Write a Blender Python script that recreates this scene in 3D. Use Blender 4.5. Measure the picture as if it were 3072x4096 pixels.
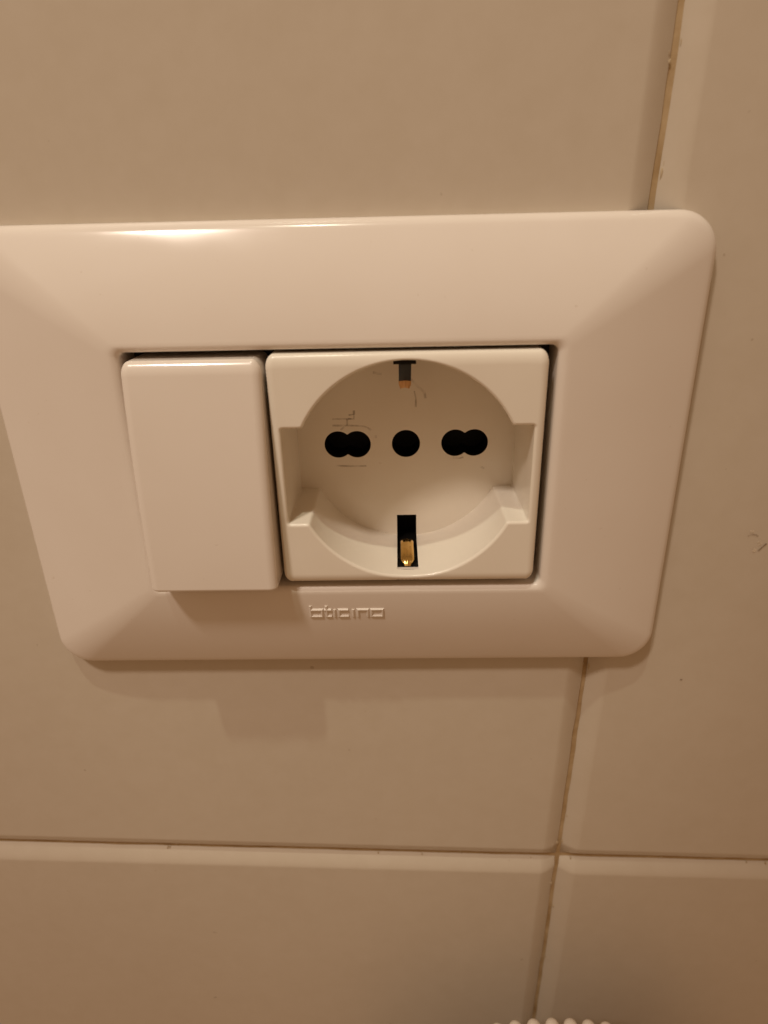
import bpy, math, random
from mathutils import Vector, Matrix, noise
from mathutils.geometry import delaunay_2d_cdt

random.seed(7)
MM = 0.001
scene = bpy.context.scene
for o in list(bpy.data.objects):
    bpy.data.objects.remove(o)
col = scene.collection

# All building below is done in millimetres in the plane of the wall:
# u = right along the wall, v = up, w = out of the wall (w = 0 is the socket face).
def P(u, v, w):
    return Vector((u * MM, -w * MM, v * MM))

# ------------------------------------------------------------------ camera
cam_d = bpy.data.cameras.new("camera")
cam = bpy.data.objects.new("camera", cam_d)
col.objects.link(cam)
cam_d.sensor_fit = 'HORIZONTAL'
cam_d.sensor_width = 36.0
cam_d.lens = 36.0 * 2588.15 / 3072.0
cam_d.clip_start = 0.002
cam_d.clip_end = 50.0
RT = ((0.99961148, 0.01270908, 0.02480679),
      (-0.02146835, 0.91867639, 0.39442719),
      (-0.0177766, -0.39480651, 0.9185923))
cols = [Vector((RT[0][k], -RT[2][k], RT[1][k])) for k in range(3)]
m = Matrix.Identity(4)
for k in range(3):
    for r in range(3):
        m[r][k] = cols[k][r]
m.translation = P(-1.3115, 37.137, 102.380)
cam.matrix_world = m
cam_d.dof.use_dof = True
cam_d.dof.focus_distance = 0.120
cam_d.dof.aperture_fstop = 28.0
scene.camera = cam
scene.render.resolution_x = 768
scene.render.resolution_y = 1024

# ------------------------------------------------------------------ light
scene.view_settings.view_transform = 'Standard'
scene.view_settings.look = 'None'
scene.view_settings.exposure = 0.0
scene.view_settings.gamma = 1.0

world = bpy.data.worlds.new("World")
scene.world = world
world.use_nodes = True
wbg = world.node_tree.nodes["Background"]
K0, C0 = 0.3, (1.0, 0.565, 0.285)
K1, C1 = 26, (1.0, 0.85, 0.72)
K2, C2 = 20, (1.0, 0.97, 0.76)
K3, C3 = 1.6, (1.0, 0.94, 0.82)
wbg.inputs[0].default_value = (*C0, 1)
wbg.inputs[1].default_value = K0

def lamp(name, d, dist, power, radius, colour, spot=None, blend=1.0, aim=(0, 0, -8)):
    ld = bpy.data.lights.new(name, 'SPOT' if spot else 'POINT')
    ld.energy = power
    ld.color = colour
    ld.shadow_soft_size = radius
    if spot:
        ld.spot_size = math.radians(spot)
        ld.spot_blend = blend
    lo = bpy.data.objects.new(name, ld)
    col.objects.link(lo)
    dv = Vector(d).normalized() * (dist / MM)
    lo.location = P(*dv)
    tgt = P(*aim)
    lo.rotation_euler = (tgt - lo.location).to_track_quat('-Z', 'Y').to_euler()
    return lo

lamp("mirror_lamp", (-0.68, 1.70, 1.0), 1.2, K1, 0.062, C1, spot=26.6, blend=0.46, aim=(-152, 220, -10))
lamp("ceiling_lamp", (-0.42, 3.25, 1.0), 1.5, K2, 0.02, C2, spot=14.1, blend=0.28, aim=(-60, 350, -10))

def area(name, loc, aim, size, power, colour):
    ld = bpy.data.lights.new(name, 'AREA')
    ld.energy = power; ld.color = colour; ld.size = size
    lo = bpy.data.objects.new(name, ld); col.objects.link(lo)
    lo.location = P(*loc)
    lo.rotation_euler = (P(*aim) - P(*loc)).to_track_quat('-Z', 'Y').to_euler()
area("ceiling_bounce", (-900, 1250, 700), (0, 0, 0), 1.2, K3, C3)

# ------------------------------------------------------------------ materials
def nodes_of(mat):
    mat.use_nodes = True
    nt = mat.node_tree
    return nt, nt.nodes["Principled BSDF"]

def plastic(name, base, rough=0.28, spec=0.5, dirt=0.10):
    mat = bpy.data.materials.new(name)
    nt, b = nodes_of(mat)
    b.inputs["Roughness"].default_value = rough
    b.inputs["Specular IOR Level"].default_value = spec
    tc = nt.nodes.new("ShaderNodeTexCoord")
    n1 = nt.nodes.new("ShaderNodeTexNoise")
    n1.inputs["Scale"].default_value = 60.0
    n1.inputs["Detail"].default_value = 4.0
    n2 = nt.nodes.new("ShaderNodeTexNoise")       # tiny dust specks
    n2.inputs["Scale"].default_value = 900.0
    n2.inputs["Detail"].default_value = 1.0
    r1 = nt.nodes.new("ShaderNodeMapRange")
    r1.inputs[1].default_value = 0.3; r1.inputs[2].default_value = 0.75
    r1.inputs[3].default_value = 0.0; r1.inputs[4].default_value = dirt
    r2 = nt.nodes.new("ShaderNodeMapRange")
    r2.inputs[1].default_value = 0.76; r2.inputs[2].default_value = 0.82
    r2.inputs[3].default_value = 0.0; r2.inputs[4].default_value = 0.22
    add = nt.nodes.new("ShaderNodeMath"); add.operation = 'MAXIMUM'
    mix = nt.nodes.new("ShaderNodeMixRGB")
    mix.inputs[1].default_value = (*base, 1)
    mix.inputs[2].default_value = (base[0]*0.62, base[1]*0.52, base[2]*0.40, 1)
    L = nt.links.new
    L(tc.outputs["Object"], n1.inputs["Vector"]); L(tc.outputs["Object"], n2.inputs["Vector"])
    L(n1.outputs[0], r1.inputs[0]); L(n2.outputs[0], r2.inputs[0])
    L(r1.outputs[0], add.inputs[0]); L(r2.outputs[0], add.inputs[1])
    L(add.outputs[0], mix.inputs[0]); L(mix.outputs[0], b.inputs["Base Color"])
    rr = nt.nodes.new("ShaderNodeMapRange")
    rr.inputs[1].default_value = 0.3; rr.inputs[2].default_value = 0.7
    rr.inputs[3].default_value = rough - 0.05; rr.inputs[4].default_value = rough + 0.09
    L(n1.outputs[0], rr.inputs[0]); L(rr.outputs[0], b.inputs["Roughness"])
    return mat

def simple(name, base, rough=0.5, metal=0.0, spec=0.5):
    mat = bpy.data.materials.new(name)
    nt, b = nodes_of(mat)
    b.inputs["Base Color"].default_value = (*base, 1)
    b.inputs["Roughness"].default_value = rough
    b.inputs["Metallic"].default_value = metal
    b.inputs["Specular IOR Level"].default_value = spec
    return mat

def metal(name, base, rough):
    mat = simple(name, base, rough, 1.0)
    nt = mat.node_tree; b = nt.nodes["Principled BSDF"]
    tc = nt.nodes.new("ShaderNodeTexCoord")
    n = nt.nodes.new("ShaderNodeTexNoise"); n.inputs["Scale"].default_value = 900
    r = nt.nodes.new("ShaderNodeMapRange")
    r.inputs[3].default_value = rough - 0.08; r.inputs[4].default_value = rough + 0.12
    nt.links.new(tc.outputs["Object"], n.inputs["Vector"])
    nt.links.new(n.outputs[0], r.inputs[0]); nt.links.new(r.outputs[0], b.inputs["Roughness"])
    return mat

def tile_material():
    mat = bpy.data.materials.new("glazed_tile")
    nt, b = nodes_of(mat)
    L = nt.links.new
    tc = nt.nodes.new("ShaderNodeTexCoord")
    def noise_n(scale, detail, rough=0.5):
        n = nt.nodes.new("ShaderNodeTexNoise")
        n.inputs["Scale"].default_value = scale
        n.inputs["Detail"].default_value = detail
        n.inputs["Roughness"].default_value = rough
        L(tc.outputs["Object"], n.inputs["Vector"])
        return n
    big = noise_n(22, 3)
    mid = noise_n(240, 3, 0.6)
    speck = noise_n(420, 1)
    m1 = nt.nodes.new("ShaderNodeMixRGB")
    m1.inputs[1].default_value = (0.620, 0.550, 0.455, 1)
    m1.inputs[2].default_value = (0.575, 0.504, 0.412, 1)
    L(big.outputs[0], m1.inputs[0])
    m2 = nt.nodes.new("ShaderNodeMixRGB")
    r2 = nt.nodes.new("ShaderNodeMapRange")
    r2.inputs[1].default_value = 0.35; r2.inputs[2].default_value = 0.7
    r2.inputs[3].default_value = 0.0; r2.inputs[4].default_value = 0.09
    L(mid.outputs[0], r2.inputs[0]); L(r2.outputs[0], m2.inputs[0])
    L(m1.outputs[0], m2.inputs[1]); m2.inputs[2].default_value = (0.42, 0.34, 0.22, 1)
    m3 = nt.nodes.new("ShaderNodeMixRGB")
    r3 = nt.nodes.new("ShaderNodeMapRange")
    r3.inputs[1].default_value = 0.785; r3.inputs[2].default_value = 0.82
    r3.inputs[3].default_value = 0.0; r3.inputs[4].default_value = 0.4
    L(speck.outputs[0], r3.inputs[0]); L(r3.outputs[0], m3.inputs[0])
    L(m2.outputs[0], m3.inputs[1]); m3.inputs[2].default_value = (0.25, 0.17, 0.09, 1)
    L(m3.outputs[0], b.inputs["Base Color"])
    b.inputs["Roughness"].default_value = 0.30
    b.inputs["Specular IOR Level"].default_value = 0.4
    bump = nt.nodes.new("ShaderNodeBump")
    bump.inputs["Strength"].default_value = 0.25
    bump.inputs["Distance"].default_value = 0.0004
    wav = noise_n(95, 2)
    L(wav.outputs[0], bump.inputs["Height"])
    L(bump.outputs[0], b.inputs["Normal"])
    return mat

def grout_material():
    mat = bpy.data.materials.new("stained_grout")
    nt, b = nodes_of(mat)
    L = nt.links.new
    tc = nt.nodes.new("ShaderNodeTexCoord")
    n = nt.nodes.new("ShaderNodeTexNoise")
    n.inputs["Scale"].default_value = 160; n.inputs["Detail"].default_value = 5
    L(tc.outputs["Object"], n.inputs["Vector"])
    ramp = nt.nodes.new("ShaderNodeValToRGB")
    ramp.color_ramp.elements[0].position = 0.3
    ramp.color_ramp.elements[0].color = (0.34, 0.22, 0.10, 1)
    ramp.color_ramp.elements[1].position = 0.7
    ramp.color_ramp.elements[1].color = (0.52, 0.39, 0.23, 1)
    L(n.outputs[0], ramp.inputs[0]); L(ramp.outputs[0], b.inputs["Base Color"])
    b.inputs["Roughness"].default_value = 0.9
    bump = nt.nodes.new("ShaderNodeBump"); bump.inputs["Distance"].default_value = 0.0005
    L(n.outputs[0], bump.inputs["Height"]); L(bump.outputs[0], b.inputs["Normal"])
    return mat

M_PLATE = plastic("white_plastic", (0.79, 0.725, 0.66), 0.15, 0.30, 0.08)
M_ROCK = plastic("switch_plastic", (0.79, 0.725, 0.66), 0.13, 0.5, 0.08)
M_SOCK = plastic("socket_plastic", (0.84, 0.79, 0.70), 0.17, 0.45, 0.12)
M_BLACK = simple("black_plastic", (0.006, 0.0055, 0.005), 0.55, 0.0, 0.2)
M_DARK = simple("dark_frame_plastic", (0.02, 0.014, 0.010), 0.6, 0.0, 0.25)
M_BRASS = metal("brass", (0.86, 0.58, 0.20), 0.22)
M_COPPER = metal("tarnished_copper", (0.62, 0.36, 0.17), 0.42)
M_REFL_DARK = metal("reflected_dark_metal", (0.03, 0.027, 0.025), 0.35)  # near-black base colour stands in for the darkness the metal reflects
def smudge(name, base, lo, hi):
    """dirt film: patchy, partly see-through"""
    mat = simple(name, base, 0.8)
    nt = mat.node_tree; b = nt.nodes["Principled BSDF"]
    tc = nt.nodes.new("ShaderNodeTexCoord")
    n = nt.nodes.new("ShaderNodeTexNoise"); n.inputs["Scale"].default_value = 650; n.inputs["Detail"].default_value = 3
    r = nt.nodes.new("ShaderNodeMapRange")
    r.inputs[1].default_value = 0.35; r.inputs[2].default_value = 0.65
    r.inputs[3].default_value = lo; r.inputs[4].default_value = hi
    nt.links.new(tc.outputs["Object"], n.inputs["Vector"])
    nt.links.new(n.outputs[0], r.inputs[0]); nt.links.new(r.outputs[0], b.inputs["Alpha"])
    return mat
M_SCUFF = smudge("scuff_dirt", (0.30, 0.20, 0.11), 0.04, 0.34)
M_TAB = plastic('tab_plastic', (0.78, 0.72, 0.66), 0.3, 0.5, 0.3)
M_TILE = tile_material()
M_GROUT = grout_material()
M_CRUMB = simple("grout_crumb", (0.52, 0.42, 0.28), 0.9)
M_BEAD = plastic("cream_plastic", (0.92, 0.87, 0.78), 0.35, 0.5, 0.05)

# ------------------------------------------------------------------ helpers
def empty(name, parent=None):
    o = bpy.data.objects.new(name, None)
    o.empty_display_size = 0.01
    col.objects.link(o)
    if parent: o.parent = parent
    return o

def mesh_obj(name, verts, faces, mat, parent=None, normals=None, smooth=True, mats=None):
    me = bpy.data.meshes.new(name)
    me.from_pydata([P(*v) for v in verts], [], faces)
    me.materials.append(mat)
    if smooth:
        me.polygons.foreach_set("use_smooth", [True] * len(me.polygons))
    me.update()
    if normals is not None:
        me.normals_split_custom_set_from_vertices([Vector((n[0], -n[2], n[1])).normalized() for n in normals])
    o = bpy.data.objects.new(name, me)
    col.objects.link(o)
    if parent: o.parent = parent
    return o

def loft(rows, closed=True, flip=False, base=0):
    """quads between successive rows of equally many points"""
    V, F = [], []
    n = len(rows[0])
    for r in rows: V.extend(r)
    for i in range(len(rows) - 1):
        for j in range(n if closed else n - 1):
            a = base + i * n + j; b = base + i * n + (j + 1) % n
            c = base + (i + 1) * n + (j + 1) % n; d = base + (i + 1) * n + j
            F.append((a, d, c, b) if flip else (a, b, c, d))
    return V, F

def in_poly(x, y, poly):
    c = False
    j = len(poly) - 1
    for i in range(len(poly)):
        xi, yi = poly[i][0], poly[i][1]; xj, yj = poly[j][0], poly[j][1]
        if (yi > y) != (yj > y) and x < (xj - xi) * (y - yi) / (yj - yi) + xi:
            c = not c
        j = i
    return c

def cdt(outer, holes=(), extra=()):
    """constrained triangulation of outer minus holes, with extra inner points"""
    pts, edges = [], []
    for loop in [outer] + list(holes):
        b = len(pts); n = len(loop)
        pts += [Vector((p[0], p[1])) for p in loop]
        edges += [(b + i, b + (i + 1) % n) for i in range(n)]
    pts += [Vector((p[0], p[1])) for p in extra]
    ov, oe, of, _, _, _ = delaunay_2d_cdt(pts, edges, [], 0, 1e-5)
    tris = []
    for f in of:
        x = sum(ov[i][0] for i in f) / len(f); y = sum(ov[i][1] for i in f) / len(f)
        if in_poly(x, y, outer) and not any(in_poly(x, y, h) for h in holes):
            a, b, c = (ov[i] for i in f[:3])
            if (b - a).cross(c - a) < 0: f = list(reversed(f))
            tris.append(tuple(f))
    return [(p[0], p[1]) for p in ov], tris

def resample(pts, step):
    n = len(pts)
    seg = [(Vector(pts[(i + 1) % n]) - Vector(pts[i])).length for i in range(n)]
    tot = sum(seg); N = int(round(tot / step)); out = []
    i = 0; acc = 0.0
    for k in range(N):
        t = tot * k / N
        while acc + seg[i] < t: acc += seg[i]; i += 1
        f = (t - acc) / seg[i] if seg[i] else 0
        out.append(Vector(pts[i]).lerp(Vector(pts[(i + 1) % n]), f))
    return out

def smooth_loop(pts, sig, step):
    r = int(3 * sig / step) + 1
    ks = [math.exp(-0.5 * (k * step / sig) ** 2) for k in range(-r, r + 1)]
    s = sum(ks); n = len(pts); out = []
    for i in range(n):
        v = Vector((0, 0))
        for q, k in zip(range(-r, r + 1), ks): v += pts[(i + q) % n] * (k / s)
        out.append(v)
    return out

def loop_normals(pts):
    """outward normals of a counter-clockwise loop"""
    n = len(pts); out = []
    for i in range(n):
        t = (pts[(i + 1) % n] - pts[i - 1]).normalized()
        out.append(Vector((t.y, -t.x)))
    return out

def rrect(u0, u1, v0, v1, r, ns, na):
    """rounded rectangle, counter-clockwise, always 4*(ns+na) points"""
    out = []
    cs = [((u1 - r, v1 - r), 0), ((u0 + r, v1 - r), 90), ((u0 + r, v0 + r), 180), ((u1 - r, v0 + r), 270)]
    for k in range(4):
        (cx, cy), a0 = cs[k]
        for i in range(na + 1):
            a = math.radians(a0 + 90 * i / na)
            out.append((cx + r * math.cos(a), cy + r * math.sin(a)))
        (nx, ny), b0 = cs[(k + 1) % 4]
        e = out[-1]; b = math.radians(b0)
        s = (nx + r * math.cos(b), ny + r * math.sin(b))
        for i in range(1, ns):
            out.append((e[0] + (s[0] - e[0]) * i / ns, e[1] + (s[1] - e[1]) * i / ns))
    return out

# pillow face: flat middle, elliptically rounded towards each edge
class Pillow:
    def __init__(s, u0, u1, v0, v1, rs, rt, rb, d, sag=0.0):
        s.__dict__.update(locals())
    def q(s, u, v):
        a = max(0.0, (s.u0 + s.rs - u) / s.rs, (u - s.u1 + s.rs) / s.rs)
        b = max(0.0, (v - s.v1 + s.rt) / s.rt, (s.v0 + s.rb - v) / s.rb)
        return a, b
    def w(s, u, v):
        a, b = s.q(u, v); q = min(1.0, math.hypot(a, b))
        return -s.d * (1 - math.sqrt(max(0.0, 1 - q * q)))
    def normal(s, u, v):
        a, b = s.q(u, v); q = math.hypot(a, b)
        if q < 1e-6: return (0, 0, 1)
        c = math.sqrt(max(1e-4, 1 - min(q, 1) ** 2))
        k = s.d / c
        su = 1 if u > (s.u0 + s.u1) / 2 else -1
        tv = v > (s.v0 + s.v1) / 2
        gu = k * a / s.rs * su
        gv = k * b / (s.rt if tv else s.rb) * (1 if tv else -1)
        return (gu, gv, 1.0)
    def ring(s, q, ns=60, na=10):
        """points where the rounding parameter equals q"""
        out = []
        ua, ub, va, vb = s.u0 + s.rs, s.u1 - s.rs, s.v0 + s.rb, s.v1 - s.rt
        cs = [(ub, vb, 0, s.rt), (ua, vb, 90, s.rt), (ua, va, 180, s.rb), (ub, va, 270, s.rb)]
        for k in range(4):
            cx, cy, a0, rv = cs[k]
            for i in range(na + 1):
                a = math.radians(a0 + 90 * i / na)
                out.append((cx + s.rs * q * math.cos(a), cy + rv * q * math.sin(a)))
            nx, ny, b0, rv2 = cs[(k + 1) % 4]
            e = out[-1]; b = math.radians(b0)
            t = (nx + s.rs * q * math.cos(b), ny + rv2 * q * math.sin(b))
            for i in range(1, ns):
                out.append((e[0] + (t[0] - e[0]) * i / ns, e[1] + (t[1] - e[1]) * i / ns))
        return out

# ------------------------------------------------------------------ wall of tiles
W_TILE = -10.0
BOX = (-52.0, 30.0, -30.0, 29.0)            # opening of the flush box behind the plate
wo = [(-364, -505), (434, -505), (434, 296), (-364, 296)]
wi = [(BOX[0], BOX[2]), (BOX[1], BOX[2]), (BOX[1], BOX[3]), (BOX[0], BOX[3])]
wall_v = [(*q, W_TILE - 2.25) for q in wo + wi] + [(*q, W_TILE - 40) for q in wo + wi]
wall_f = []
for k in range(4):
    k2 = (k + 1) % 4
    wall_f += [(k, k2, 4 + k2, 4 + k), (8 + k, k, 4 + k, 12 + k)[:0] or (8 + k, 8 + k2, k2, k), (4 + k, 4 + k2, 12 + k2, 12 + k)]
wall_f.append((11, 10, 9, 8))
wall = mesh_obj("wall", wall_v, wall_f, M_GROUT, smooth=False)
wall["kind"] = "structure"

E1 = Vector((1.0, -0.036)); E2 = Vector((0.0185, 1.0)); J = Vector((36.6, -104.9))
PITCH = 200.0; GAP = 1.1
def tile(i, j):
    c = random.uniform
    o = J + E1 * PITCH * i + E2 * PITCH * j
    g = GAP / 2
    cs = [o + E1 * g + E2 * g, o + E1 * (PITCH - g) + E2 * g,
          o + E1 * (PITCH - g) + E2 * (PITCH - g), o + E1 * g + E2 * (PITCH - g)]
    dl = [0, .08, .3, .7, 1.2, 1.8, 2.5, 3.2, 4.0, 5.0]
    ts = dl + [5 + (PITCH - GAP - 10) * k / 40 for k in range(1, 40)] + [PITCH - GAP - d for d in reversed(dl)]
    S = PITCH - GAP
    if (i, j) == (-1, 0):                     # extra cuts round the flush box
        ts = sorted(ts + [S + BOX[0] - 35.9 + .5, S + BOX[1] - 35.9 - .5, BOX[2] + 104.2 + .5, BOX[3] + 104.2 - .5])
    n = len(ts)
    R, D = 4.0, 2.05
    tilt_u, tilt_v, lift = c(-.12, .12), c(-.12, .12), c(-.06, .06)
    V, N = [], []
    def drop(d):
        if d >= R: return 0.0, 0.0
        x = (R - d) / R
        return D * x ** 1.55, 1.55 * D * x ** 0.55 / R
    for b in ts:
        for a in ts:
            p = cs[0] + (cs[1] - cs[0]) * (a / S) + (cs[3] - cs[0]) * (b / S)
            da, db = min(a, S - a), min(b, S - b)
            ha, ga = drop(da); hb, gb = drop(db)
            h = min(math.hypot(ha, hb), D * 1.08)
            if a > S / 2: ga = -ga
            if b > S / 2: gb = -gb
            jit = 0.16 * noise.noise((p.x * 0.13, p.y * 0.13, 1.7)) + 0.22 * noise.noise((p.x * 0.35, p.y * 0.35, 4.1))
            e = 1.0 if min(da, db) < 0.5 else 0.0
            V.append((p.x + jit * e, p.y + jit * e, W_TILE - h + lift + tilt_u * (a / S - .5) + tilt_v * (b / S - .5)))
            N.append((-ga, -gb, 1.0))
    F = [(r * n + k, r * n + k + 1, (r + 1) * n + k + 1, (r + 1) * n + k) for r in range(n - 1) for k in range(n - 1)]
    if (i, j) == (-1, 0):
        def inbox(f):
            x = sum(V[q][0] for q in f) / 4; y = sum(V[q][1] for q in f) / 4
            return BOX[0] - 1 < x < BOX[1] + 1 and BOX[2] - 1 < y < BOX[3] + 1
        F = [f for f in F if not inbox(f)]
    rim = [k for k in range(n)] + [r * n + n - 1 for r in range(1, n)] + [(n - 1) * n + k for k in range(n - 2, -1, -1)] + [r * n for r in range(n - 2, 0, -1)]
    b0 = len(V)
    for k in rim: V.append((V[k][0], V[k][1], W_TILE - 3)); N.append(N[k])
    for k in range(len(rim)):
        k2 = (k + 1) % len(rim)
        F.append((b0 + k, b0 + k2, rim[k2], rim[k]))
    return mesh_obj("tile", V, F, M_TILE, wall, normals=N)
for jj in range(-2, 2):
    for ii in range(-2, 2):
        tile(ii, jj)

# uneven crumbs of old grout smeared along the joints
def crumbs():
    V, F = [], []
    def blob(u, v, s, sw):
        b = len(V)
        k = 7
        for i in range(k):
            a = 2 * math.pi * i / k
            r = s * random.uniform(.6, 1.3)
            V.append((u + r * math.cos(a), v + r * 2.6 * math.sin(a), W_TILE - 1.9))
        for i in range(k):
            a = 2 * math.pi * i / k
            V.append((u + s * .5 * math.cos(a), v + s * 1.7 * math.sin(a), W_TILE - 1.95 + sw))
        for i in range(k):
            F.append((b + i, b + (i + 1) % k, b + k + (i + 1) % k, b + k + i))
        F.append(tuple(b + k + i for i in range(k)))
    for _ in range(44):
        t = random.uniform(-60, 172)
        p = J + E2 * t
        dens = noise.noise((t * 0.08, 3.3, 0))
        if dens < -0.05: continue
        blob(p.x + random.choice((-.6, .75, .9)) + random.uniform(-.25, .25), p.y, random.uniform(.15, .38), random.uniform(.06, .2))
    for _ in range(16):
        t = random.uniform(-150, 60)
        p = J + E1 * t
        blob(p.x, p.y + random.choice((-.7, .7)) + random.uniform(-.2, .2), random.uniform(.1, .3), random.uniform(.2, .45))
    o = mesh_obj("grout_crumbs", V, F, M_CRUMB, wall)
    o["kind"] = "stuff"
crumbs()

def ribbon_lines(lines, width, w, wfun=None):
    V, F = [], []
    for l in lines:
        pts = [Vector(p[:2]) for p in l]
        n = len(pts); b = len(V)
        for i in range(n):
            t = (pts[min(i + 1, n - 1)] - pts[max(i - 1, 0)]).normalized()
            s = Vector((-t.y, t.x)) * width * random.uniform(.35, .65)
            for q in (pts[i] + s, pts[i] - s):
                V.append((q.x, q.y, wfun(q.x, q.y) if wfun else w))
        for i in range(n - 1):
            F.append((b + 2 * i + 1, b + 2 * i + 3, b + 2 * i + 2, b + 2 * i))
    return V, F

# chipped spots and scratches in the glaze of the right-hand and lower tiles
V, F = ribbon_lines([[(64.6, -17.0), (65.3, -16.7), (66.1, -16.75), (66.6, -17.1)], [(67.2, -20.2), (67.8, -19.4), (68.5, -18.6)],
                     [(57.1, -50.3), (57.6, -50.35)], [(-52.0, -131.1), (-51.0, -131.2)],
                     [(-55.4, -158.9), (-54.6, -158.6)]], 0.34, W_TILE + 0.14)
chip = mesh_obj("glaze_chip", V, F, smudge("chip_dirt", (0.22, 0.14, 0.07), 0.15, 0.55), wall)
chip["kind"] = "stuff"
V, F = ribbon_lines([[(64.9, -16.2), (65.6, -16.1)], [(66.9, -18.0), (67.3, -18.9)], [(66.2, -19.9), (66.8, -20.2)]], 0.6, W_TILE + 0.13)
pale = mesh_obj("bare_clay_spot", V, F, smudge("bare_clay", (0.80, 0.70, 0.56), 0.2, 0.7), wall)
pale["kind"] = "stuff"

# ------------------------------------------------------------------ the wall plate
panel = empty("socket_plate")
panel["kind"] = "thing"
panel["label"] = "cream plastic wall plate with a rocker switch and a round earthed power socket"
panel["category"] = "wall socket"

PO = (-71.4, 49.0, -43.2, 39.7); PI_ = (-46.1, 24.0, -22.15, 20.65)   # u0,u1,v0,v1 outside / aperture
W_EDGE, W_LIP = -6.4, -0.9
A_END = 62.0
F1 = 2.6                                   # outer edge rounding
W_TOP = W_EDGE - F1 + F1 * math.sin(math.radians(A_END))
def prof(s):
    """height of the frame face at s = 0 (outer edge) .. 1 (aperture lip)"""
    x = 1 - s
    return W_LIP - (W_LIP - W_TOP) * (0.42 * x + 0.58 * x ** 2.0)

NS, NA = 40, 16
outer = rrect(*PO, 6.5, NS, NA)
inner = rrect(*PI_, 1.3, NS, NA)
inner_wall = rrect(PI_[0] + .0, PI_[1], PI_[2], PI_[3], 1.3, NS, NA)
def between(s): return [(o[0] + (i[0] - o[0]) * s, o[1] + (i[1] - o[1]) * s) for o, i in zip(outer, inner)]
rows = []
f1 = F1                                   # outer edge fillet
def inset(loop, d):
    L_ = [Vector(p) for p in loop]; N_ = loop_normals(L_)
    return [(p.x - n.x * d, p.y - n.y * d) for p, n in zip(L_, N_)]
rows.append([(x, y, W_TILE + 0.05) for x, y in outer])
rows.append([(x, y, W_EDGE - f1 - .1) for x, y in outer])
for k in range(0, 11):
    a = math.radians(A_END * k / 10)
    d = f1 * (1 - math.cos(a))
    rows.append([(x, y, W_EDGE - f1 + f1 * math.sin(a)) for x, y in inset(outer, d)])
d_end = f1 * (1 - math.cos(math.radians(A_END))); w_end = W_EDGE - f1 + f1 * math.sin(math.radians(A_END))
s_lip = 0.94
K = 34
out2 = inset(outer, d_end)
w0 = prof(0.0)
for k in range(1, K + 1):
    s = s_lip * k / K
    ring = [(o[0] + (i[0] - o[0]) * s, o[1] + (i[1] - o[1]) * s) for o, i in zip(out2, inner)]
    rows.append([(x, y, prof(s)) for x, y in ring])
lip_w = prof(s_lip)
last = [(r[0], r[1]) for r in rows[-1]]
for k in range(1, 8):                      # rounded lip turning down into the aperture
    a = math.radians(90 * k / 7)
    t = math.sin(a)
    rows.append([(l[0] + (i[0] - l[0]) * t, l[1] + (i[1] - l[1]) * t, lip_w - 1.0 * (1 - math.cos(a))) for l, i in zip(last, inner)])
rows.append([(x, y, -4.0) for x, y in inner])
rows.append([(x, y, -9.0) for x, y in inner])
V, F = loft(rows)
frame = mesh_obj("cover_frame", V, F, M_PLATE, panel)

def plate_w(u, v):
    """height of the lower frame limb"""
    s = (v - (PO[2] + d_end)) / (PI_[2] - (PO[2] + d_end))
    return prof(s)

# dark chassis seen in the gaps
V = [(PI_[0] - 3, PI_[2] - 3, -8.5), (PI_[1] + 3, PI_[2] - 3, -8.5), (PI_[1] + 3, PI_[3] + 3, -8.5), (PI_[0] - 3, PI_[3] + 3, -8.5)]
# a ring only: the middle is open where the switch and the socket sit
hs = rrect(-21.4, 21.4, -20.0, 20.0, 1, 6, 4)
hv, hf = cdt([(x, y) for x, y, _ in V], [hs])
mesh_obj("mounting_frame", [(x, y, -8.5) for x, y in hv], hf, M_DARK, panel, smooth=False)

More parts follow.
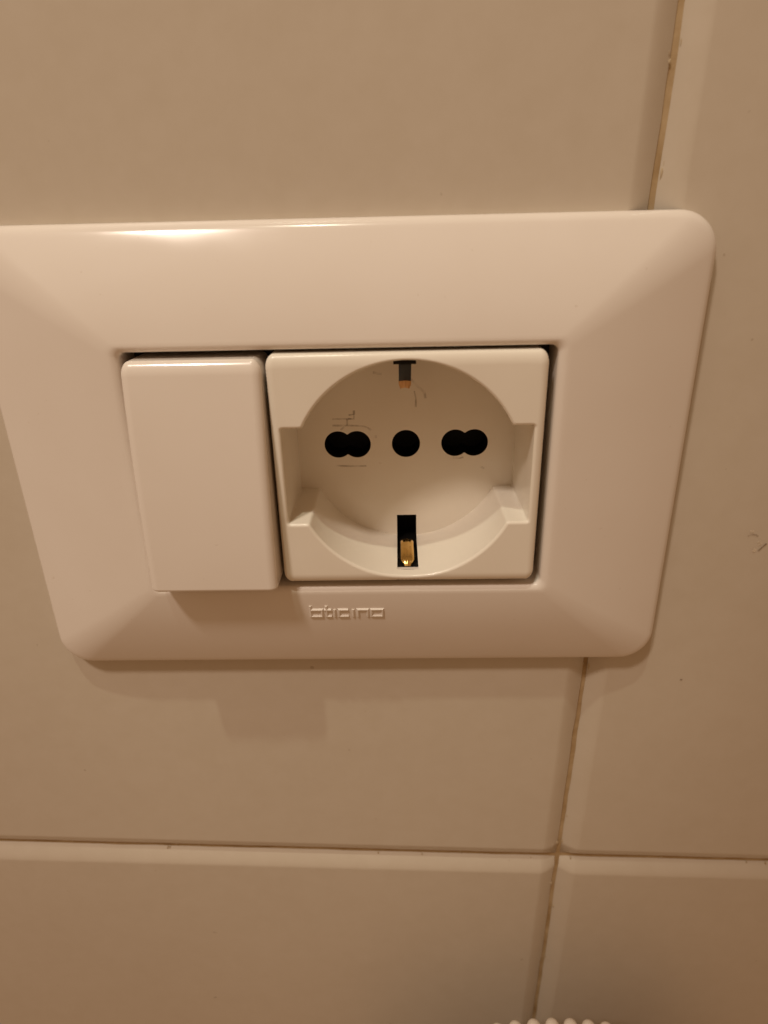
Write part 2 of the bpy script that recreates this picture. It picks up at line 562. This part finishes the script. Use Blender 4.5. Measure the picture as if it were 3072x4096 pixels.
# raised maker's lettering
def lettering():
    U0, U1 = -18.45, -4.6
    def X(px): return U0 + (px - 258) / (805 - 258) * (U1 - U0)
    base, xh, asc = -29.25, -27.2, -26.2
    g = 0.22
    def box(a, b): return [(X(a) + g, base + g), (X(b) - g, base + g), (X(b) - g, xh - g), (X(a) + g, xh - g)]
    strokes = [
        ([(X(258) + g - .1, asc - g), (X(258) + g - .1, base + g), (X(355) - g, base + g), (X(355) - g, xh - g), (X(258) + g - .1, xh - g)], False),
        ([(X(372) + g, asc - g), (X(372) + g, base + g), (X(420) - .1, base + g)], False),
        ([(X(362), xh - g), (X(420) - .1, xh - g)], False),
        ([(X(440), xh - g + .1), (X(440), base + g - .1)], False),
        ([(X(550) - .2, xh - g), (X(465) + g, xh - g), (X(465) + g, base + g), (X(550) - .2, base + g)], False),
        ([(X(578), xh - g + .1), (X(578), base + g - .1)], False),
        ([(X(605) + g, base + g - .1), (X(605) + g, xh - g), (X(695) - g, xh - g), (X(695) - g, base + g - .1)], False),
        (box(705, 805), True)]
    V, F = [], []
    hw, top, h = 0.37, 0.07, 0.31
    for pts, closed in strokes:
        n = len(pts); P2 = [Vector(p) for p in pts]; b = len(V)
        for i in range(n):
            if closed: a, c = P2[i - 1], P2[(i + 1) % n]
            else: a, c = P2[max(i - 1, 0)], P2[min(i + 1, n - 1)]
            d1 = (P2[i] - a); d2 = (c - P2[i])
            d1 = d1.normalized() if d1.length > 1e-9 else d2.normalized()
            d2 = d2.normalized() if d2.length > 1e-9 else d1
            n1 = Vector((-d1.y, d1.x)); n2 = Vector((-d2.y, d2.x))
            mt = (n1 + n2).normalized(); k = 1 / max(.5, mt.dot(n1))
            for off, hh in ((hw, -.05), (top, h), (-top, h), (-hw, -.05)):
                q = P2[i] + mt * off * k
                V.append((q.x, q.y, plate_w(q.x, q.y) + hh))
        m_ = n if closed else n - 1
        for i in range(m_):
            j = (i + 1) % n
            for e in range(3):
                F.append((b + 4 * i + e, b + 4 * i + e + 1, b + 4 * j + e + 1, b + 4 * j + e))
        if not closed:
            F.append((b + 3, b + 2, b + 1, b)); e = b + 4 * (n - 1); F.append((e, e + 1, e + 2, e + 3))
    return mesh_obj("lettering", V, F, M_PLATE, frame, smooth=False)
lt = lettering()
lt["label"] = "raised cream lettering bticino"

# ------------------------------------------------------------------ rocker switch
def pillow_solid(pl, depth, mapf, holes=None):
    rows, nrm = [], []
    qs = [math.sin(math.radians(a)) for a in (90, 86, 81, 75, 68, 60, 51, 42, 32, 21, 10, 3, 0.06)]
    r0 = pl.ring(1.0, 30, 10)
    for wd in (depth, -pl.d - .25, -pl.d - .03):
        rows.append([(x, y, wd) for x, y in r0])
    for q in qs:
        rows.append([(x, y, pl.w(x, y)) for x, y in pl.ring(q, 30, 10)])
    V, F = loft(rows)
    rn = [(n_.x, n_.y, 0) for n_ in loop_normals([Vector(p) for p in r0])]
    nrm = rn * 3 + [pl.normal(p[0], p[1]) for p in V[3 * len(r0):]]
    for k in range(len(V) - len(r0), len(V)): nrm[k] = (0, 0, 1)
    last = [(p[0], p[1]) for p in V[-len(r0):]]
    cu, cv = (pl.u0 + pl.u1) / 2, (pl.v0 + pl.v1) / 2
    grid = [(cu + a * 1.5, cv + c * 1.5) for a in range(-9, 10) for c in range(-16, 17)]
    cv_, cf = cdt(last, (), [g for g in grid if in_poly(g[0], g[1], last)])
    b = len(V)
    V += [(x, y, pl.w(x, y)) for x, y in cv_]; nrm += [(0, 0, 1)] * len(cv_)
    F += [tuple(b + k for k in f) for f in cf]
    return [mapf(*p) for p in V], F, nrm

rk = Pillow(-45.3, -22.95, -20.3, 19.6, 1.5, 2.3, 0.8, 1.1)
ang = math.atan2(3.4, 40.0)
def tilt(u, v, w):
    dv = v - 20.5
    return (u, 20.5 + dv * math.cos(ang) + w * math.sin(ang) * 0.0 + 0.0, w - dv * math.sin(ang) + 0.75 + 0.7 * (1 - (v / 20.3) ** 2))
V, F, N = pillow_solid(rk, -9.0, tilt)
N = [Vector(q).normalized() for q in N]
N = [(q.x, q.y + q.z * (math.tan(ang) + 1.4 * v0 / 20.3 ** 2), q.z) for q, v0 in zip(N, [p[1] for p in V])]
rocker = mesh_obj("rocker_switch", V, F, M_ROCK, panel, normals=N)

# ------------------------------------------------------------------ power socket
sk = Pillow(-22.5, 22.5, -20.75, 20.15, 1.5, 2.3, 2.0, 1.15)
CY, CR = -0.35, 19.2
ZF = -17.6
step = 0.22
raw = []
a1 = math.asin((8.1 - CY) / CR); a2 = math.asin((-9.0 - CY) / CR)
def arc(a, b, n): return [(CR * math.cos(a + (b - a) * i / n), CY + CR * math.sin(a + (b - a) * i / n)) for i in range(n + 1)]
raw += arc(-math.pi / 2, a2, 120)
raw += [(20.8, -9.0), (20.8, 8.1)]
raw += arc(a1, math.pi - a1, 160)
raw += [(-20.8, 8.1), (-20.8, -9.0)]
raw += arc(math.pi - a2 - 2 * math.pi + 2 * math.pi, 1.5 * math.pi, 120)[:-1]
well = smooth_loop(resample(raw, step), 0.26, step)
SLOT = 1.95
iL = min((i for i in range(len(well)) if well[i].y < -15), key=lambda i: abs(well[i].x + SLOT))
iR = min((i for i in range(len(well)) if well[i].y < -15), key=lambda i: abs(well[i].x - SLOT))
well[iL].x = -SLOT; well[iR].x = SLOT
NW = loop_normals(well)
fil = 0.55
ringF = [(p.x + n.x * fil, p.y + n.y * fil) for p, n in zip(well, NW)]
# face between the outer edge and the well
outer_s = sk.ring(1.0, 110, 10)
extra = []
for a in (86, 80, 73, 65, 56, 47, 38, 29, 20, 11, 3):
    for x, y in sk.ring(math.sin(math.radians(a)), 60, 6):
        if not in_poly(x, y, ringF): extra.append((x, y))
ringG = [(p.x + n.x * (fil + .12), p.y + n.y * (fil + .12)) for p, n in zip(well, NW)]
for k, (x, y) in enumerate(ringG):
    if max(sk.q(x, y)) < .995: extra.append((x, y))
ev, ef = cdt(outer_s, [ringF], extra)
V = [(x, y, sk.w(x, y)) for x, y in ev]; N = [sk.normal(x, y) for x, y in ev]; F = list(ef)
# outer skirt
b = len(V); n = len(outer_s)
for wd in (-sk.d, -8.0):
    for (x, y), nn in zip(outer_s, loop_normals([Vector(p) for p in outer_s])):
        V.append((x, y, wd)); N.append((nn.x, nn.y, 0))
for j in range(n):
    F.append((b + j, b + n + j, b + n + (j + 1) % n, b + (j + 1) % n))
# rim fillet and well wall
b = len(V); n = len(well); rows = []
for k in range(9):
    a = math.radians(90 * k / 8)
    for (p, nn) in zip(well, NW):
        o = fil * (1 - math.sin(a))
        wF = sk.w(p.x + nn.x * fil, p.y + nn.y * fil)
        V.append((p.x + nn.x * o, p.y + nn.y * o, wF - fil * (1 - math.cos(a))))
        fn = sk.normal(p.x + nn.x * fil, p.y + nn.y * fil)
        fv = Vector(fn).normalized(); wv = Vector((-nn.x, -nn.y, 0))
        nv = fv * math.cos(a) + wv * math.sin(a)
        N.append(tuple(nv))
depths = [-2.7, -3.9, -6, -9, -12, -15, ZF]
for wd in depths:
    for p, nn in zip(well, NW):
        V.append((p.x, p.y, wd)); N.append((-nn.x, -nn.y, 0))
nr = 9 + len(depths)
lo, hi = min(iL, iR), max(iL, iR)
def in_slot(j):
    mx = (well[j].x + well[(j + 1) % n].x) / 2; my = well[j].y
    return abs(mx) < SLOT and my < -15
def in_top_slot(j):
    mx = (well[j].x + well[(j + 1) % n].x) / 2; my = well[j].y
    return abs(mx + .25) < 1.9 and my > 15
for i in range(nr - 1):
    for j in range(n):
        if (i >= 9 and in_slot(j)) or (i >= 10 and in_top_slot(j)): continue
        a_ = b + i * n + j; b_ = b + i * n + (j + 1) % n
        F.append((a_, a_ + n, b_ + n, b_) if False else (a_, b_, b_ + n, a_ + n))
# fix orientation of fillet and wall (normal must face into the well)
def orient(V, N, F):
    out = []
    for f in F:
        p0, p1, p2 = (Vector(V[k]) for k in f[:3])
        g = (p1 - p0).cross(p2 - p0)
        s = Vector((0, 0, 0))
        for k in f: s += Vector(N[k])
        out.append(tuple(reversed(f)) if g.dot(s) < 0 else tuple(f))
    return out
# floor of the well with pin holes and the slot
def circle(cx, cy, r, n=40): return [(cx + r * math.cos(2 * math.pi * i / n), cy + r * math.sin(2 * math.pi * i / n)) for i in range(n)]
def twin(c1, c2, r, cy):
    h = (c2 - c1) / 2; a = math.acos(h / r); out = []
    N_ = 34
    for i in range(N_ + 1):
        t = a + (2 * math.pi - 2 * a) * i / N_
        out.append((c1 + r * math.cos(t), cy + r * math.sin(t)))
    for i in range(1, N_):
        t = -(math.pi - a) + (2 * math.pi - 2 * a) * i / N_
        out.append((c2 + r * math.cos(t), cy + r * math.sin(t)))
    return smooth_loop(resample(out, .15), .12, .15)
HY = -0.07
holes = [circle(0, HY, 2.72), [tuple(p) for p in twin(-13.1, -9.45, 2.66, HY)], [tuple(p) for p in twin(9.45, 13.1, 2.66, HY)]]
fl = []
for j in range(n):
    p = well[j]
    if p.y < -15 and abs(p.x) < SLOT - 1e-6:
        continue
    fl.append((p.x, p.y))
k0 = min(range(len(fl)), key=lambda k: abs(fl[k][0] - SLOT) + (0 if fl[k][1] < -15 else 99))
fl = fl[k0:] + fl[:k0]                       # starts at the slot's right edge, ends at its left edge
fl += [(-SLOT, -15.05), (SLOT, -15.05)]
grid = [(x * 2.0, y * 2.0) for x in range(-10, 11) for y in range(-10, 11)
        if in_poly(x * 2.0, y * 2.0, fl) and not any(in_poly(x * 2.0, y * 2.0, h) for h in holes)]
dv, df = cdt(fl, holes, grid)
b = len(V)
V += [(x, y, ZF) for x, y in dv]; N += [(0, 0, 1)] * len(dv)
F += [tuple(b + k for k in f) for f in df]
F = orient(V, N, F)
sock = mesh_obj("socket_insert", V, F, M_SOCK, panel, normals=N)

# dark sleeves behind the pin holes
for h in holes:
    L_ = [Vector(p) for p in h]; n2 = len(L_)
    NN = loop_normals(L_)
    if sum((L_[i].x * L_[(i + 1) % n2].y - L_[(i + 1) % n2].x * L_[i].y) for i in range(n2)) < 0: NN = [-q for q in NN]
    rows = [[(p.x - q.x * .02, p.y - q.y * .02, wd) for p, q in zip(L_, NN)] for wd in (ZF - .12, ZF - 2, ZF - 6)]
    V, F = loft(rows, flip=True)
    F.append(tuple(range(2 * n2, 3 * n2)))
    mesh_obj("pin_hole", V, F, M_BLACK, sock, smooth=False)

# slot boxes behind the earth contacts
def slot_box(u0, u1, va, vb, wa, wb, vin):
    """open box: mouth in the well wall, walls black"""
    V = [(u0, va, wa), (u1, va, wa), (u1, vb, wa), (u0, vb, wa), (u0, va, wb), (u1, va, wb), (u1, vb, wb), (u0, vb, wb)]
    F = [(0, 1, 5, 4), (1, 2, 6, 5), (2, 3, 7, 6), (3, 0, 4, 7), (4, 5, 6, 7)]
    return V, F
# lower slot: runs through the floor (v -15 .. ) and up the wall to w = -3.9
V = []; F = []
def quad(*q):
    b = len(V); V.extend(q); F.append((b, b + 1, b + 2, b + 3))
s = SLOT + .01; vb = -20.6; zd = -24.0; wt = -3.9
wy = CY - CR
quad((-s, -15.05, ZF), (s, -15.05, ZF), (s, -15.05, zd), (-s, -15.05, zd))          # front face of the pit
quad((-s, vb, wt), (s, vb, wt), (s, vb, zd), (-s, vb, zd))                          # back of the slot
quad((-s, -15.05, zd), (s, -15.05, zd), (s, vb, zd), (-s, vb, zd))                  # bottom
for q in (-s, s):
    quad((q, wy + .08, wt), (q, vb, wt), (q, vb, zd), (q, wy + .08, zd))
    quad((q, -15.05, ZF - .02), (q, wy + .08, ZF - .02), (q, wy + .08, zd), (q, -15.05, zd))
quad((-s, wy + .08, wt), (s, wy + .08, wt), (s, vb, wt), (-s, vb, wt))              # top
mesh_obj("contact_slot", V, F, M_BLACK, sock, smooth=False)
# small bright tab closing the outer end of the lower slot
V = []; F = []
quad((-s, wy + .04, -2.72), (s, wy + .04, -2.72), (s, wy - .12, wt - .1), (-s, wy - .12, wt - .1))
quad((-s, wy - .12, wt - .1), (s, wy - .12, wt - .1), (s, wy - .9, wt - .1), (-s, wy - .9, wt - .1))
mesh_obj("slot_tab", V, F, M_TAB, sock, smooth=False)
# upper slot
V = []; F = []
wy2 = CY + CR
for q in (-2.15, 1.65):
    quad((q, wy2 - .12, wt), (q, wy2 + 0.5, wt), (q, wy2 + 0.5, ZF), (q, wy2 - .12, ZF))
for va, vb_, wa, wb in ((wy2 - .85, wy2 - .2, -1.9, -1.9), ):  # added black bar, stands in for the shaded slot mouth at the rim
    quad((-2.1, va, wa), (1.55, va, wa), (1.55, vb_, wb), (-2.1, vb_, wb))
    quad((-2.1, va, wa), (1.55, va, wa), (1.55, vb_, -2.6), (-2.1, vb_, -2.6))
quad((-2.15, wy2 + 0.5, wt), (1.65, wy2 + 0.5, wt), (1.65, wy2 + 0.5, ZF), (-2.15, wy2 + 0.5, ZF))
quad((-2.15, wy2 - .12, wt), (1.65, wy2 - .12, wt), (1.65, wy2 + 0.5, wt), (-2.15, wy2 + 0.5, wt))
mesh_obj("contact_slot", V, F, M_BLACK, sock, smooth=False)

def strip(path, halfw, thick, uc, crown=0.0, ridge=0.0):
    """bent metal strip: path of (v, w), half width per point, slightly crowned across"""
    rows = []
    n = len(path)
    K = 24
    for i in range(n):
        a = Vector(path[max(i - 1, 0)]); c = Vector(path[min(i + 1, n - 1)])
        t = (c - a).normalized(); nn = Vector((-t.y, t.x))
        hw = halfw[i] if isinstance(halfw, (list, tuple)) else halfw
        row = []
        for k in range(K + 1):
            x = -1 + 2 * k / K
            o = nn * (crown * (1 - x * x) + ridge * math.cos(3 * math.pi * x))
            row.append((uc + hw * x, path[i][0] + o.x, path[i][1] + o.y))
        for k in range(K, -1, -1):
            x = -1 + 2 * k / K
            o = nn * (crown * (1 - x * x) + ridge * math.cos(3 * math.pi * x) - thick)
            row.append((uc + hw * x, path[i][0] + o.x, path[i][1] + o.y))
        rows.append(row)
    return loft(rows)
def bez(pts, per=6):
    """Catmull-Rom through the points"""
    out = []
    n = len(pts)
    for i in range(n - 1):
        p0 = Vector(pts[max(i - 1, 0)]); p1 = Vector(pts[i]); p2 = Vector(pts[i + 1]); p3 = Vector(pts[min(i + 2, n - 1)])
        for k in range(per):
            t = k / per
            out.append(tuple(0.5 * ((2 * p1) + (p2 - p0) * t + (2 * p0 - 5 * p1 + 4 * p2 - p3) * t * t + (3 * p1 - p0 - 3 * p2 + p3) * t ** 3)))
    out.append(tuple(pts[-1]))
    return out
# lower earth contact
pth = bez([(-20.55, -5.4), (-19.75, -6.0), (-19.2, -7.2), (-18.85, -8.8), (-18.7, -10.6), (-18.7, -13.0), (-20.2, -16.5)])
hw = [0.85 + 0.40 * min(1, max(0, (i - 3) / 6)) for i in range(len(pth))]
V, F = strip(pth, hw, 0.35, -0.02, 0.32, 0.035)
low = mesh_obj("earth_contact", V, F, M_BRASS, sock)
low["label"] = "shiny brass earth contact in the lower slot"
# upper earth contact: strip coloured near-black for reflected darkness, with a bent copper tip
pth = bez([(19.2, -2.9), (18.2, -3.0), (16.6, -4.4), (15.2, -5.9), (14.6, -6.6)])
V, F = strip(pth, 1.02, 0.35, -0.22, 0.12)
up = mesh_obj("earth_contact", V, F, M_REFL_DARK, sock)
up["label"] = "dark earth contact at the top of the round recess"
pth = bez([(14.6, -6.6), (13.7, -7.0), (13.1, -7.5), (13.3, -9.0), (15.0, -12.0), (19.0, -15.5)])
V, F = strip(pth, [1.05, 1.06, 1.06, 1.05, 1.03, 1.0, 0.97, 0.92, 0.86, 0.8] + [0.75] * 30, 0.35, -0.22, 0.22, 0.04)
tip = mesh_obj("contact_tip", V, F, M_COPPER, sock)

# scratches and dirt lines on the floor of the well
lines = [[(-13.99, 5.01), (-12.18, 5.0), (-10.37, 4.99)], [(-10.84, 5.72), (-9.83, 5.86), (-9.86, 4.98), (-10.97, 5.0)],
         [(-9.8, 6.62), (-9.83, 5.8)], [(-11.17, 5.0), (-11.23, 3.66)],
         [(-14.05, 3.75), (-12.5, 3.72), (-11.03, 3.7), (-9.5, 3.66), (-8.01, 3.51), (-7.2, 3.15), (-6.62, 2.65)],
         [(-11.53, 3.71), (-12.48, 2.85)], [(-5.79, 1.69), (-5.75, 1.11)],
         [(-13.76, -4.35), (-10.97, -4.5), (-7.76, -4.48)], 
         [(1.04, 12.42), (1.92, 11.32), (2.9, 10.42), (3.53, 9.91), (3.69, 8.71)], 
         [(1.62, 10.14), (1.91, 8.74), (1.91, 7.13)], [(14.45, -4.93), (15.29, -5.38)], [(9.06, -3.01), (10.29, -3.2), (11.11, -3.0)],
         [(-6.0, 13.7), (-4.4, 13.4)]]
V, F = ribbon_lines(lines, 0.38, ZF + .02)
sc = mesh_obj("scuff_marks", V, F, M_SCUFF, sock)
sc["kind"] = "stuff"

# ------------------------------------------------------------------ knobbed cream ornament below
orn = empty("beaded_ornament")
orn["kind"] = "thing"
orn["label"] = "round cream ornament edged with small beads, barely entering the picture below the tiles"
orn["category"] = "ornament"
rows = []
RB = 49.0; UC, VC = 34.3, -134.2 - 49.0; WB = 10.0
V = []; F = []
for r, w in ((6, W_TILE + .1), (6, 7.0), (RB - 6, 8.6), (RB - 1.2, WB - .9), (RB - .9, WB), (RB - 1.4, WB + .8), (RB - 5, WB + .7), (20, WB + 1.2), (0.5, WB + 1.4)):
    rows.append([(UC + r * math.cos(2 * math.pi * k / 96), VC + r * math.sin(2 * math.pi * k / 96), w) for k in range(96)])
V, F = loft(rows)
mesh_obj("disc", V, F, M_BEAD, orn)
bead_me = None
for k in range(72):
    a = math.pi / 2 + 2 * math.pi * (k + .35) / 72
    if bead_me is None:
        rows = []
        for i in range(1, 10):
            t = math.pi * i / 10
            rows.append([(1.62 * math.sin(t) * math.cos(2 * math.pi * q / 18), 1.62 * math.sin(t) * math.sin(2 * math.pi * q / 18), -1.62 * math.cos(t)) for q in range(18)])
        V, F = loft(rows)
        F.append(tuple(reversed(range(18)))); F.append(tuple(range(8 * 18, 9 * 18)))
        o = mesh_obj("bead", V, F, M_BEAD, orn)
        bead_me = o.data
    else:
        o = bpy.data.objects.new("bead", bead_me)
        col.objects.link(o); o.parent = orn
    o.location = P(UC + RB * math.cos(a), VC + RB * math.sin(a), WB)
